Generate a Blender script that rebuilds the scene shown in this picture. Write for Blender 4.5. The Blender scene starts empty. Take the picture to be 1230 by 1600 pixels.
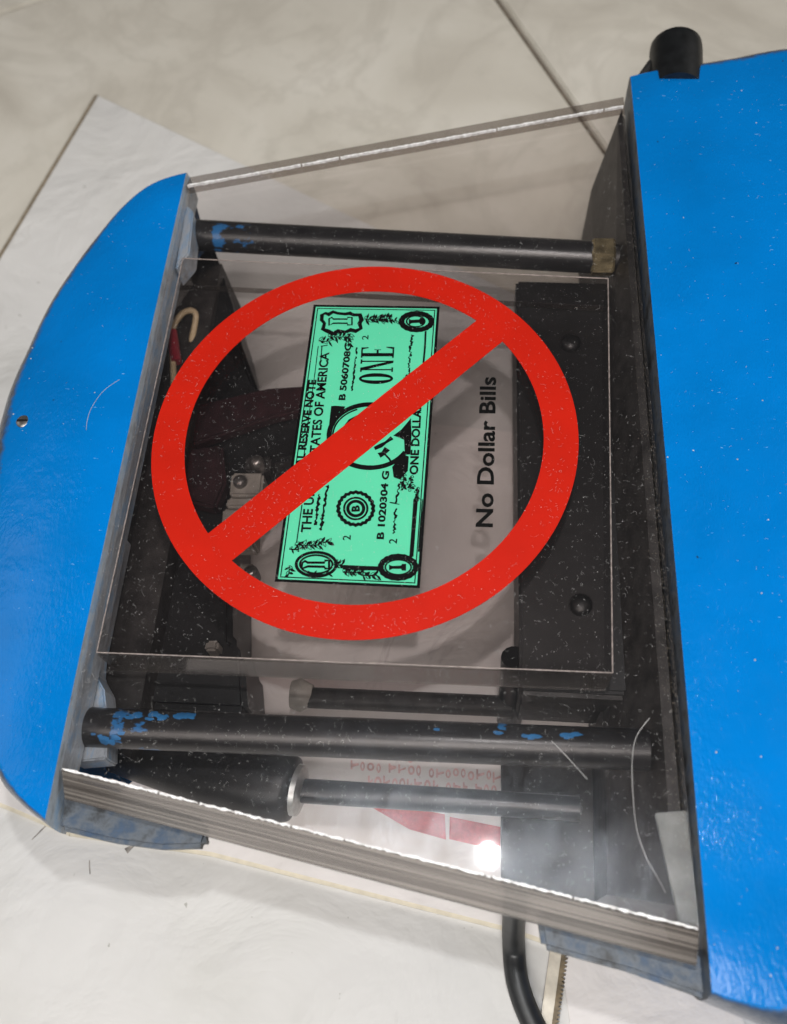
import bpy, bmesh, math, random
from mathutils import Vector, Matrix, noise as mnoise
from mathutils.bvhtree import BVHTree

random.seed(11)
S = bpy.context.scene
C = S.collection
MM = 0.001
TOP = 80.0            # height in mm of the clear cover's upper face above the floor

# ------------------------------------------------------------------ camera
RC = Matrix(((0.9941001388729244, -0.03737794893952062, 0.10182240827000938),
             (0.07785548685228756, 0.8995093439904078, -0.42990866848773107),
             (-0.07552110340708193, 0.43529970021466263, 0.8971124421905846)))
CP = Vector((40.131, -145.78, 251.352))      # mm, z measured from the cover's upper face
FPX = 1500.0                                  # focal length in photograph pixels (1230 x 1600)
cam = bpy.data.cameras.new('camera')
co = bpy.data.objects.new('camera', cam)
C.objects.link(co)
S.camera = co
cam.sensor_fit = 'VERTICAL'
cam.sensor_height = 36.0
cam.lens = 36.0 * FPX / 1600.0
cam.clip_start = 0.01
cam.clip_end = 50
co.matrix_world = Matrix.Translation(Vector((CP.x, CP.y, CP.z + TOP)) * MM) @ RC.to_4x4()
cam.dof.use_dof = True
cam.dof.focus_distance = 0.292
cam.dof.aperture_fstop = 11.0

# ------------------------------------------------------------------ light
w = bpy.data.worlds.new('World')
S.world = w
w.use_nodes = True
bg = w.node_tree.nodes['Background']
bg.inputs[0].default_value = (0.93, 0.95, 1.0, 1)
bg.inputs[1].default_value = 0.035
def area(name, loc, target, size, power, col):
    l = bpy.data.lights.new(name, 'AREA')
    l.shape = 'DISK'
    l.size = size
    l.energy = power
    l.color = col
    o = bpy.data.objects.new(name, l)
    C.objects.link(o)
    o.location = loc
    d = Vector(target) - Vector(loc)
    o.rotation_euler = d.to_track_quat('-Z', 'Y').to_euler()
    return o
area('desk_lamp', (0.0463, -0.0797, 0.430), (0.043, -0.118, 0.08), 0.011, 0.40, (0.97, 0.985, 1.0))
area('room_light', (0.06, -0.42, 0.80), (0.04, -0.10, 0.08), 0.36, 2.7, (1.0, 0.985, 0.965))
area('room_light', (-0.30, -0.95, 1.20), (0.0, 0.0, 0.05), 0.9, 9.0, (1.0, 0.975, 0.94))
area('room_light', (-1.4, 0.15, 1.05), (0.0, 0.1, 0.05), 0.9, 2.0, (1.0, 0.96, 0.91))
area('room_light', (1.35, 0.35, 1.1), (0.0, 0.1, 0.05), 0.9, 8.2, (1.0, 0.96, 0.91))
S.view_settings.view_transform = 'Standard'
S.view_settings.look = 'None'
S.view_settings.exposure = 0.35
S.view_settings.gamma = 1.0

# ------------------------------------------------------------------ pixel helpers
def pt(px, py, z=0.0):
    """photograph pixel -> point (mm) on the level plane z (mm from the cover's upper face)"""
    d = RC @ Vector(((px - 615) / FPX, -(py - 800) / FPX, -1.0))
    t = (z - CP.z) / d.z
    p = CP + d * t
    return Vector((p.x, p.y, z))
def pts(lst, z=0.0):
    return [pt(a, b, z) for a, b in lst]
def W(v):
    return Vector((v[0], v[1], v[2] + TOP)) * MM

# ------------------------------------------------------------------ materials
def newmat(name):
    m = bpy.data.materials.new(name)
    m.use_nodes = True
    nt = m.node_tree
    b = nt.nodes['Principled BSDF']
    return m, nt, b
def N(nt, t, **kw):
    n = nt.nodes.new(t)
    for k, v in kw.items():
        setattr(n, k, v)
    return n
def coords(nt, scale=(1, 1, 1), rot=(0, 0, 0)):
    tc = N(nt, 'ShaderNodeTexCoord')
    mp = N(nt, 'ShaderNodeMapping')
    mp.inputs['Scale'].default_value = scale
    mp.inputs['Rotation'].default_value = rot
    nt.links.new(tc.outputs['Object'], mp.inputs['Vector'])
    return mp.outputs[0]
def along(nt, ang, scale):
    # object coordinates turned so x runs along an edge, then stretched
    mp = N(nt, 'ShaderNodeMapping')
    mp.inputs['Scale'].default_value = scale
    nt.links.new(coords(nt, (1, 1, 1), (0, 0, ang)), mp.inputs['Vector'])
    return mp.outputs[0]
def noise(nt, vec, scale, detail=4, rough=0.55, dist=0.0):
    n = N(nt, 'ShaderNodeTexNoise')
    n.inputs['Scale'].default_value = scale
    n.inputs['Detail'].default_value = detail
    n.inputs['Roughness'].default_value = rough
    n.inputs['Distortion'].default_value = dist
    nt.links.new(vec, n.inputs['Vector'])
    return n.outputs[0]
def ramp(nt, fac, stops):
    r = N(nt, 'ShaderNodeValToRGB')
    e = r.color_ramp.elements
    while len(e) < len(stops):
        e.new(0.5)
    for el, (p, c) in zip(e, stops):
        el.position = p
        el.color = (c[0], c[1], c[2], 1) if not isinstance(c, (int, float)) else (c, c, c, 1)
    nt.links.new(fac, r.inputs[0])
    return r.outputs[0]
def mixc(nt, fac, a, b):
    m = N(nt, 'ShaderNodeMix', data_type='RGBA')
    def put(sock, v):
        if isinstance(v, tuple):
            sock.default_value = (v[0], v[1], v[2], 1)
        else:
            nt.links.new(v, sock)
    if isinstance(fac, (int, float)):
        m.inputs[0].default_value = fac
    else:
        nt.links.new(fac, m.inputs[0])
    put(m.inputs[6], a)
    put(m.inputs[7], b)
    return m.outputs[2]
def bump(nt, b, height, strength, dist):
    n = N(nt, 'ShaderNodeBump')
    n.inputs['Strength'].default_value = strength
    n.inputs['Distance'].default_value = dist
    nt.links.new(height, n.inputs['Height'])
    nt.links.new(n.outputs[0], b.inputs['Normal'])
    return n
def simple(name, col, rough=0.5, metal=0.0, var=0.25, nscale=300, bstr=0.0, spec=0.5):
    m, nt, b = newmat(name)
    v = coords(nt)
    n = noise(nt, v, nscale, 5)
    dark = tuple(c * (1 - var) for c in col)
    lite = tuple(min(1, c * (1 + var)) for c in col)
    nt.links.new(ramp(nt, n, [(0.3, dark), (0.7, lite)]), b.inputs['Base Color'])
    b.inputs['Roughness'].default_value = rough
    b.inputs['Metallic'].default_value = metal
    b.inputs['Specular IOR Level'].default_value = spec
    if bstr:
        bump(nt, b, n, bstr, 0.0004)
    return m

def blue_paint(name, worn=0.0):
    m, nt, b = newmat(name)
    v = coords(nt)
    big = noise(nt, v, 26, 4)
    base = ramp(nt, big, [(0.3, (0.0, 0.138, 0.43)), (0.7, (0.0, 0.170, 0.53))])
    # small pale scuffs, sparse
    sc = noise(nt, coords(nt, (1, 3.2, 1), (0, 0, 0.5)), 420, 3, 0.6)
    scm = ramp(nt, sc, [(0.70, 0.0), (0.76, 1.0)])
    base = mixc(nt, scm, base, (0.16, 0.36, 0.62))
    dk = noise(nt, v, 330, 2, 0.5)
    base = mixc(nt, ramp(nt, dk, [(0.77, 0.0), (0.80, 1.0)]), base, (0.01, 0.03, 0.07))
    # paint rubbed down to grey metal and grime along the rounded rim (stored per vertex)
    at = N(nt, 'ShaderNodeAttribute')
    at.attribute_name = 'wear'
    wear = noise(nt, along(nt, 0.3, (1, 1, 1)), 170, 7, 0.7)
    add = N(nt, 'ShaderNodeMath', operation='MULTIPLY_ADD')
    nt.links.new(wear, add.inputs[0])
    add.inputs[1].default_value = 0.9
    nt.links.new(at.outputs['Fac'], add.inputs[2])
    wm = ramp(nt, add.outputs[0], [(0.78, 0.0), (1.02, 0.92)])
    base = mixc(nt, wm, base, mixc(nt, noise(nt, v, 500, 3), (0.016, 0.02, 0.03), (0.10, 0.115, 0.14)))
    nt.links.new(base, b.inputs['Base Color'])
    b.inputs['Roughness'].default_value = 0.3
    nt.links.new(ramp(nt, noise(nt, v, 90, 4), [(0.3, 0.13), (0.75, 0.26)]), b.inputs['Roughness'])
    b.inputs['Specular IOR Level'].default_value = 0.25
    h1 = noise(nt, v, 210, 3, 0.5)
    h2 = noise(nt, coords(nt, (2.2, 1, 1)), 620, 2, 0.5)
    mx = N(nt, 'ShaderNodeMath', operation='MULTIPLY_ADD')
    nt.links.new(h2, mx.inputs[0])
    mx.inputs[1].default_value = 0.8
    nt.links.new(h1, mx.inputs[2])
    gate = N(nt, 'ShaderNodeMath', operation='MULTIPLY')
    nt.links.new(mx.outputs[0], gate.inputs[0])
    nt.links.new(ramp(nt, noise(nt, v, 38, 4, 0.6), [(0.38, 0.25), (0.68, 1.0)]), gate.inputs[1])
    bump(nt, b, gate.outputs[0], 0.40, 0.0007)
    return m
M = {}
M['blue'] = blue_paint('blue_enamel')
def worn_blue():
    m, nt, b = newmat('worn_blue_casting')
    v = coords(nt)
    n = noise(nt, v, 130, 7, 0.68)
    c = ramp(nt, n, [(0.36, (0.035, 0.037, 0.04)), (0.5, (0.10, 0.115, 0.135)), (0.6, (0.05, 0.075, 0.115)), (0.74, (0.03, 0.075, 0.16))])
    nt.links.new(c, b.inputs['Base Color'])
    b.inputs['Roughness'].default_value = 0.5
    bump(nt, b, noise(nt, v, 420, 5), 0.5, 0.0005)
    return m
M['worn'] = worn_blue()
def bare_metal():
    m, nt, b = newmat('bare_cast_metal')
    v = coords(nt)
    n = noise(nt, coords(nt, (1, 0.35, 1)), 240, 7, 0.7)
    c = ramp(nt, n, [(0.3, (0.20, 0.22, 0.24)), (0.5, (0.40, 0.45, 0.50)), (0.62, (0.24, 0.38, 0.55)), (0.75, (0.6, 0.63, 0.66))])
    nt.links.new(c, b.inputs['Base Color'])
    b.inputs['Metallic'].default_value = 0.15
    b.inputs['Roughness'].default_value = 0.42
    bump(nt, b, noise(nt, v, 500, 5), 0.4, 0.0004)
    return m
M['bare'] = bare_metal()
M['steel'] = simple('bright_steel', (0.50, 0.51, 0.50), 0.38, 0.7, 0.25, 260, 0.15)
M['dullplate'] = simple('dull_zinc_plate', (0.20, 0.215, 0.21), 0.45, 0.4, 0.45, 90, 0.2)
M['darksteel'] = simple('dull_steel', (0.22, 0.21, 0.20), 0.35, 0.8, 0.5, 400, 0.4)
M['rim'] = simple('frosted_acrylic_rim', (0.40, 0.37, 0.35), 0.4, 0, 0.4, 700, 0.2)
M['brass'] = simple('tarnished_brass', (0.66, 0.55, 0.33), 0.24, 0.9, 0.5, 260, 0.5)
M['black'] = simple('black_plastic', (0.006, 0.0065, 0.007), 0.42, 0, 0.5, 260, 0.12)
M['blackbox'] = simple('black_painted_sheet', (0.006, 0.0065, 0.007), 0.5, 0, 0.4, 200, 0.2)
M['rubber'] = simple('black_rubber', (0.020, 0.021, 0.022), 0.42, 0, 0.3, 200, 0.15)
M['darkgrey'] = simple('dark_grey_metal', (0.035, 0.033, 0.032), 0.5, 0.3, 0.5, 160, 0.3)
M['maroon'] = simple('maroon_plastic', (0.022, 0.006, 0.008), 0.45, 0, 0.4, 200, 0.1)
M['redsleeve'] = simple('red_sleeve', (0.30, 0.012, 0.03), 0.4, 0, 0.2, 200, 0.0)
M['tan'] = simple('tan_wire_jacket', (0.50, 0.40, 0.25), 0.5, 0, 0.2, 300, 0.1)
M['grey_plastic'] = simple('grey_connector_plastic', (0.24, 0.225, 0.20), 0.55, 0, 0.25, 220, 0.2)
def rod_paint():
    m, nt, b = newmat('black_rod_with_blue_overspray')
    v = coords(nt)
    n = noise(nt, v, 90, 5, 0.6)
    # overspray sits near the ends of the rod (a mark with its own place on the rod)
    sp = N(nt, 'ShaderNodeSeparateXYZ')
    tc = N(nt, 'ShaderNodeTexCoord')
    nt.links.new(tc.outputs['Object'], sp.inputs[0])
    r = ramp(nt, sp.outputs[0], [(0.0, 0.0), (0.001, 0.0)])
    mr = N(nt, 'ShaderNodeMapRange')
    nt.links.new(sp.outputs[0], mr.inputs[0])
    mr.inputs[1].default_value = -0.068
    mr.inputs[2].default_value = -0.028
    band = ramp(nt, mr.outputs[0], [(0.0, 0.0), (0.12, 0.85), (0.45, 0.7), (1.0, 0.0)])
    n2 = noise(nt, coords(nt, (1, 1.8, 1.8)), 150, 5, 0.65)
    mul = N(nt, 'ShaderNodeMath', operation='MULTIPLY')
    nt.links.new(band, mul.inputs[0])
    nt.links.new(n2, mul.inputs[1])
    msk = ramp(nt, mul.outputs[0], [(0.42, 0.0), (0.46, 1.0)])
    blk = ramp(nt, n, [(0.3, (0.010, 0.010, 0.011)), (0.7, (0.022, 0.022, 0.023))])
    nt.links.new(mixc(nt, msk, blk, (0.02, 0.12, 0.30)), b.inputs['Base Color'])
    b.inputs['Roughness'].default_value = 0.31
    bump(nt, b, noise(nt, v, 500, 4), 0.12, 0.0003)
    return m
M['rod'] = rod_paint()
M['overspray'] = simple('blue_overspray', (0.02, 0.14, 0.34), 0.5, 0, 0.25, 300, 0.2)
M['red'] = simple('red_vinyl', (0.52, 0.014, 0.005), 0.5, 0, 0.06, 60, 0.03, 0.12)
def vinyl():
    m = M['red']
    nt = m.node_tree
    b = nt.nodes['Principled BSDF']
    out = nt.nodes['Material Output']
    tr = N(nt, 'ShaderNodeBsdfTransparent')
    tr.inputs[0].default_value = (0.75, 0.03, 0.03, 1)
    mx = N(nt, 'ShaderNodeMixShader')
    mx.inputs[0].default_value = 0.14
    nt.links.new(b.outputs[0], mx.inputs[1])
    nt.links.new(tr.outputs[0], mx.inputs[2])
    nt.links.new(mx.outputs[0], out.inputs[0])
vinyl()
M['green'] = simple('mint_green_ink', (0.088, 0.51, 0.30), 0.5, 0, 0.03, 60, 0.0, 0.2)
M['ink'] = simple('black_ink', (0.004, 0.004, 0.004), 0.6, 0, 0.2, 300, 0.0, 0.08)
M['redprint'] = simple('faded_red_print', (0.62, 0.38, 0.36), 0.7, 0, 0.3, 500, 0.0)
M['redbar'] = simple('red_printed_bar', (0.50, 0.11, 0.11), 0.7, 0, 0.25, 500, 0.0)
M['lint'] = simple('pale_lint', (0.42, 0.41, 0.40), 0.9, 0, 0.3, 100, 0.0)
M['grit'] = simple('brown_grit', (0.15, 0.125, 0.10), 0.9, 0, 0.5, 400, 0.0)
M['frost'] = simple('frosted_acrylic_chips', (0.80, 0.76, 0.74), 0.35, 0, 0.35, 700, 0.3)

def schlick(nt, f0):
    # the sheet is crossed without bending, so both of its faces use the same outside-in reflectance
    lw = N(nt, 'ShaderNodeLayerWeight')
    lw.inputs[0].default_value = 0.5
    pw = N(nt, 'ShaderNodeMath', operation='POWER')
    nt.links.new(lw.outputs['Facing'], pw.inputs[0])
    pw.inputs[1].default_value = 5.0
    ma = N(nt, 'ShaderNodeMath', operation='MULTIPLY_ADD')
    nt.links.new(pw.outputs[0], ma.inputs[0])
    ma.inputs[1].default_value = 1 - f0
    ma.inputs[2].default_value = f0
    return ma.outputs[0]
def acrylic(name, tint, haze, hazecol=(0.5, 0.5, 0.52), rough=0.032, scratch=True):
    m, nt, b = newmat(name)
    nt.nodes.remove(b)
    out = nt.nodes['Material Output']
    v = coords(nt)
    tr = N(nt, 'ShaderNodeBsdfTransparent')
    tr.inputs[0].default_value = (*tint, 1)
    gl = N(nt, 'ShaderNodeBsdfGlossy')
    gl.inputs['Roughness'].default_value = rough
    gl2 = N(nt, 'ShaderNodeBsdfGlossy')
    gl2.inputs['Roughness'].default_value = 0.17
    gl2.inputs[0].default_value = (0.85, 0.92, 1.0, 1)
    bp = N(nt, 'ShaderNodeBump')
    bp.inputs['Strength'].default_value = 0.13
    bp.inputs['Distance'].default_value = 0.0005
    nt.links.new(noise(nt, v, 60, 3), bp.inputs['Height'])
    nt.links.new(bp.outputs[0], gl.inputs['Normal'])
    bp2 = N(nt, 'ShaderNodeBump')
    bp2.inputs['Strength'].default_value = 0.22
    bp2.inputs['Distance'].default_value = 0.0004
    nt.links.new(noise(nt, along(nt, 0.2, (6, 1, 1)), 320, 4, 0.7), bp2.inputs['Height'])
    nt.links.new(bp2.outputs[0], gl2.inputs['Normal'])
    g = N(nt, 'ShaderNodeMixShader')
    nt.links.new(ramp(nt, noise(nt, along(nt, 0.25, (2.2, 1, 1)), 95, 7, 0.72), [(0.3, 0.04 if scratch else 0.03), (0.7, 0.50 if scratch else 0.12)]), g.inputs[0])
    nt.links.new(gl.outputs[0], g.inputs[1])
    nt.links.new(gl2.outputs[0], g.inputs[2])
    mx = N(nt, 'ShaderNodeMixShader')
    nt.links.new(schlick(nt, 0.04 if scratch else 0.006), mx.inputs[0])
    nt.links.new(tr.outputs[0], mx.inputs[1])
    nt.links.new(g.outputs[0], mx.inputs[2])
    df = N(nt, 'ShaderNodeBsdfDiffuse')
    df.inputs[0].default_value = (*hazecol, 1)
    hz = ramp(nt, noise(nt, v, 45, 6, 0.65), [(0.3, haze * 0.45), (0.72, haze * 1.7)])
    mh = N(nt, 'ShaderNodeMixShader')
    nt.links.new(hz, mh.inputs[0])
    nt.links.new(mx.outputs[0], mh.inputs[1])
    nt.links.new(df.outputs[0], mh.inputs[2])
    nt.links.new(mh.outputs[0], out.inputs[0])
    return m
M['acrylic'] = acrylic('clear_acrylic', (0.945, 0.925, 0.918), 0.0025)
M['inner'] = acrylic('clear_acrylic_box', (0.972, 0.957, 0.952), 0.003, (0.42, 0.36, 0.36), 0.03, False)
M['inner_edge'] = acrylic('clear_acrylic_cut_edge', (0.80, 0.78, 0.76), 0.06, (0.4, 0.38, 0.36), 0.12)
def bevel_mat(ang, solid, tint):
    m, nt, b = newmat('polished_acrylic_edge')
    nt.nodes.remove(b)
    out = nt.nodes['Material Output']
    st = noise(nt, along(nt, ang, (0.006, 1.0, 1.0)), 1400, 3, 0.5)
    v = coords(nt)
    df = N(nt, 'ShaderNodeBsdfDiffuse')
    c = ramp(nt, st, [(0.38, (0.075, 0.065, 0.058)), (0.5, (0.14, 0.123, 0.11)), (0.62, (0.28, 0.25, 0.222))])
    nt.links.new(c, df.inputs[0])
    tr = N(nt, 'ShaderNodeBsdfTransparent')
    tr.inputs[0].default_value = (*tint, 1)
    m1 = N(nt, 'ShaderNodeMixShader')
    m1.inputs[0].default_value = solid
    nt.links.new(tr.outputs[0], m1.inputs[1])
    nt.links.new(df.outputs[0], m1.inputs[2])
    gl = N(nt, 'ShaderNodeBsdfGlossy')
    gl.inputs['Roughness'].default_value = 0.12
    m2 = N(nt, 'ShaderNodeMixShader')
    nt.links.new(schlick(nt, 0.02), m2.inputs[0])
    nt.links.new(m1.outputs[0], m2.inputs[1])
    nt.links.new(gl.outputs[0], m2.inputs[2])
    nt.links.new(m2.outputs[0], out.inputs[0])
    return m
M['bevel'] = bevel_mat(0.164, 0.52, (0.62, 0.59, 0.57))
M['bevel_back'] = bevel_mat(-0.245, 0.2, (0.84, 0.81, 0.79))

def tile_mat():
    m, nt, b = newmat('beige_marble_tile')
    tc = N(nt, 'ShaderNodeTexCoord')
    oi = N(nt, 'ShaderNodeObjectInfo')
    ad = N(nt, 'ShaderNodeVectorMath', operation='ADD')
    nt.links.new(tc.outputs['Object'], ad.inputs[0])
    nt.links.new(oi.outputs['Location'], ad.inputs[1])
    v = ad.outputs[0]
    n1 = noise(nt, v, 13, 6, 0.55, 0.6)
    c = ramp(nt, n1, [(0.3, (0.49, 0.452, 0.39)), (0.5, (0.58, 0.543, 0.475)), (0.7, (0.64, 0.605, 0.54))])
    n2 = noise(nt, v, 9, 5, 0.6, 1.6)
    vein = ramp(nt, n2, [(0.44, 0.0), (0.5, 0.28), (0.56, 0.0)])
    c = mixc(nt, vein, c, (0.40, 0.365, 0.31))
    n3 = noise(nt, v, 60, 4, 0.6)
    c = mixc(nt, ramp(nt, n3, [(0.55, 0.0), (0.75, 0.45)]), c, (0.46, 0.43, 0.37))
    nt.links.new(c, b.inputs['Base Color'])
    b.inputs['Roughness'].default_value = 0.38
    b.inputs['Specular IOR Level'].default_value = 0.3
    return m
M['tile'] = tile_mat()
M['grout'] = simple('brown_grout', (0.16, 0.13, 0.10), 0.9, 0, 0.4, 300, 0.3)
def paper_mat(name, col):
    m, nt, b = newmat(name)
    v = coords(nt)
    n1 = noise(nt, v, 14, 5, 0.6)
    c = ramp(nt, n1, [(0.3, (col[0] * 0.90, col[1] * 0.90, col[2] * 0.885)), (0.5, (col[0] * 0.97, col[1] * 0.97, col[2] * 0.97)), (0.7, col)])
    n2 = noise(nt, coords(nt, (1, 0.6, 1), (0, 0, 0.6)), 16, 6, 0.62, 1.2)
    cr = ramp(nt, n2, [(0.485, 0.0), (0.5, 0.34), (0.515, 0.0)])
    gate = ramp(nt, noise(nt, v, 11, 2), [(0.52, 0.0), (0.66, 1.0)])
    mu = N(nt, 'ShaderNodeMath', operation='MULTIPLY')
    nt.links.new(cr, mu.inputs[0])
    nt.links.new(gate, mu.inputs[1])
    c = mixc(nt, mu.outputs[0], c, (0.30, 0.28, 0.25))
    sp = noise(nt, v, 330, 2, 0.4)
    c = mixc(nt, ramp(nt, sp, [(0.76, 0.0), (0.80, 0.6)]), c, (0.25, 0.24, 0.2))
    nt.links.new(c, b.inputs['Base Color'])
    b.inputs['Roughness'].default_value = 0.55
    b.inputs['Specular IOR Level'].default_value = 0.25
    bump(nt, b, noise(nt, v, 22, 5, 0.5, 0.5), 0.75, 0.006)
    return m
M['paper'] = paper_mat('white_paper', (0.615, 0.60, 0.582))
M['card'] = paper_mat('off_white_card', (0.70, 0.66, 0.64))
M['mark'] = simple('dark_scuff', (0.24, 0.22, 0.20), 0.8, 0, 0.6, 600, 0.0)
M['kraft'] = simple('brown_cut_edge', (0.20, 0.16, 0.11), 0.8, 0, 0.3, 300, 0.2)
M['buff'] = simple('buff_card_edge', (0.62, 0.56, 0.44), 0.7, 0, 0.1, 300, 0.0)
M['strip'] = simple('pale_tan_metal', (0.52, 0.47, 0.39), 0.4, 0.2, 0.15, 300, 0.2)
M['stripdark'] = simple('brown_toothed_edge', (0.15, 0.11, 0.06), 0.5, 0.2, 0.4, 300, 0.3)

# ------------------------------------------------------------------ mesh helpers (mm, z from cover)
class MB:
    def __init__(s):
        s.v = []
        s.f = []
        s.m = []
    def add(s, verts, faces, mi=0):
        k = len(s.v)
        s.v += [tuple(x) for x in verts]
        s.f += [tuple(k + i for i in f) for f in faces]
        s.m += [mi] * len(faces)
    def poly(s, p, mi=0):
        s.add(p, [tuple(range(len(p)))], mi)
    def prism(s, p, z0, z1, mi=0):
        """p: plan outline, z0 bottom, z1 top"""
        n = len(p)
        a = sum(p[i][0] * p[(i + 1) % n][1] - p[(i + 1) % n][0] * p[i][1] for i in range(n))
        if a < 0:
            p = p[::-1]
        vs = [(q[0], q[1], z0) for q in p] + [(q[0], q[1], z1) for q in p]
        fs = [tuple(range(n))[::-1], tuple(range(n, 2 * n))]
        fs += [(i, (i + 1) % n, n + (i + 1) % n, n + i) for i in range(n)]
        s.add(vs, fs, mi)
    def box(s, x0, x1, y0, y1, z0, z1, mi=0):
        s.prism([(x0, y0), (x1, y0), (x1, y1), (x0, y1)], z0, z1, mi)
    def tube(s, path, rad, n=20, mi=0, cap=True):
        path = [Vector(p) for p in path]
        if isinstance(rad, (int, float)):
            rad = [rad] * len(path)
        k = len(s.v)
        up = Vector((0, 0, 1))
        for i, p in enumerate(path):
            t = (path[min(i + 1, len(path) - 1)] - path[max(i - 1, 0)]).normalized()
            a = t.cross(up)
            if a.length < 1e-3:
                a = t.cross(Vector((0, 1, 0)))
            a.normalize()
            b = a.cross(t)
            for j in range(n):
                g = 2 * math.pi * j / n
                s.v.append(tuple(p + (a * math.cos(g) + b * math.sin(g)) * rad[i]))
        for i in range(len(path) - 1):
            for j in range(n):
                s.f.append((k + i * n + j, k + i * n + (j + 1) % n, k + (i + 1) * n + (j + 1) % n, k + (i + 1) * n + j))
                s.m.append(mi)
        if cap:
            s.f.append(tuple(k + j for j in range(n))[::-1])
            s.m.append(mi)
            e = k + (len(path) - 1) * n
            s.f.append(tuple(e + j for j in range(n)))
            s.m.append(mi)
    def build(s, name, mats, parent=None, smooth=None, bevel=0.0):
        me = bpy.data.meshes.new(name)
        me.from_pydata([W(v) for v in s.v], [], s.f)
        if not isinstance(mats, (list, tuple)):
            mats = [mats]
        for m in mats:
            me.materials.append(m)
        for p, mi in zip(me.polygons, s.m):
            p.material_index = mi
        bm = bmesh.new()
        bm.from_mesh(me)
        bmesh.ops.recalc_face_normals(bm, faces=bm.faces)
        if bevel:
            es = [e for e in bm.edges if len(e.link_faces) == 2 and e.calc_face_angle() > 0.5]
            bmesh.ops.bevel(bm, geom=es, offset=bevel * MM, segments=2, affect='EDGES', clamp_overlap=True)
        bm.to_mesh(me)
        bm.free()
        if smooth:
            me.shade_smooth()
            me.set_sharp_from_angle(angle=math.radians(smooth))
        o = bpy.data.objects.new(name, me)
        C.objects.link(o)
        if parent:
            o.parent = parent
        return o
def tag(o, label, cat, group=None, kind=None):
    o['label'] = label
    if cat:
        o['category'] = cat
    if group:
        o['group'] = group
    if kind:
        o['kind'] = kind
    return o
def arc_pts(ctrl, n=6):
    """Catmull-Rom through control points (2D)"""
    out = []
    P = [ctrl[0]] + list(ctrl) + [ctrl[-1]]
    for i in range(1, len(P) - 2):
        p0, p1, p2, p3 = [Vector((*q[:2], 0)) for q in P[i - 1:i + 3]]
        for k in range(n):
            t = k / n
            out.append(0.5 * ((2 * p1) + (p2 - p0) * t + (2 * p0 - 5 * p1 + 4 * p2 - p3) * t * t + (3 * p1 - p0 - 3 * p2 + p3) * t ** 3))
    out.append(Vector((*ctrl[-1][:2], 0)))
    return out

FL = -TOP
# ------------------------------------------------------------------ setting: tiled floor
g = MB()
g.box(-900, 900, -800, 1000, FL - 20, FL - 3.2)
floor = g.build('floor', M['grout'])
floor['kind'] = 'structure'
floor['label'] = 'tiled floor of beige marbled tiles with brown grout'
d1 = (pt(925, 205, FL) - pt(780, 0, FL)).normalized()
d2 = Vector((-d1.y, d1.x, 0))
TS, GAP = 330.0, 3.0
org = pt(780, 0, FL)
s0 = (Vector((-222, 308, 0)) - org).dot(d1)
half = (TS - GAP) / 2
tb = MB()
tb.box(-half, half, -half, half, -9, 0)
tobj = tb.build('tile', M['tile'], floor, bevel=1.0)
tme = tobj.data
tme.transform(Matrix.Translation((0, 0, -TOP * MM)))
first = True
ang = math.atan2(d1.y, d1.x)
for i in range(-2, 3):
    for j in range(-2, 2):
        c = Vector((org.x, org.y, 0)) + d1 * (s0 + (i + 0.5) * TS - d1.dot(Vector((0, 0, 0)))) + d2 * ((j + 0.5) * TS)
        if c.length > 780:
            continue
        if first:
            o = tobj
            first = False
        else:
            o = tobj.copy()
            C.objects.link(o)
        o.parent = floor
        o.location = (c.x * MM, c.y * MM, random.uniform(-0.0001, 0.0001))
        o.rotation_euler = (0, 0, ang)

# ------------------------------------------------------------------ paper, card, printed slip
p0 = pt(155, 153, FL)
e1 = (pt(0, 412, FL) - p0).normalized()
e2 = (pt(400, 270, FL) - p0).normalized()
pa = MB()
q = [p0, p0 + e2 * 380, Vector((330, -330, 0)), Vector((-170, -420, 0)), p0 + e1 * 520]
pa.prism([(v.x, v.y) for v in q], FL + 0.25, FL + 1.3)
sheet = pa.build('paper_sheet', M['paper'])
tag(sheet, 'large creased white sheet lying on the tiles under the machine', 'sheet')
ce = MB()
out = Vector((-e1.y, e1.x, 0))
if out.x > 0:
    out = -out
ce.prism([(v.x, v.y) for v in (p0 - e1 * 0.5, p0 - e1 * 0.5 + out * 2.2, p0 + e1 * 520 + out * 2.0, p0 + e1 * 520)], FL + 0.1, FL + 1.1)
ce.build('cut_edge', M['kraft'], sheet)

def mark(pxs, wd):
    mb = MB()
    P = pts(pxs, FL + 1.34)
    n = len(P)
    L, R_ = [], []
    for i in range(n):
        d = (P[min(i + 1, n - 1)] - P[max(i - 1, 0)]).normalized()
        nn = Vector((-d.y, d.x, 0)) * wd * random.uniform(0.3, 0.6)
        L.append(P[i] + nn)
        R_.append(P[i] - nn)
    mb.add(L + R_, [(i, i + 1, n + i + 1, n + i) for i in range(n - 1)])
    mb.build('dark_mark', M['mark'], sheet)
mark([(214, 1313), (207, 1322), (197, 1330)], 1.7)
mark([(84, 1283), (72, 1290), (60, 1302), (50, 1312)], 0.5)
mark([(140, 1344), (140, 1354), (141, 1366)], 0.5)
ZC = FL + 1.4
cd = MB()
a = pts([(-200, 1175), (20, 1262), (110, 1300), (330, 1331), (800, 1450), (1000, 1520), (1100, 1556)], ZC + 1.2)
c2 = [(v.x, v.y) for v in a] + [(150, 40), (-90, 60)]
cd.prism(c2, ZC, ZC + 1.2, 0)
base_card = cd.build('card_sheet', M['card'])
tag(base_card, 'thin off-white card directly under the machine with buff front edge', 'card')
be = MB()
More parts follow.
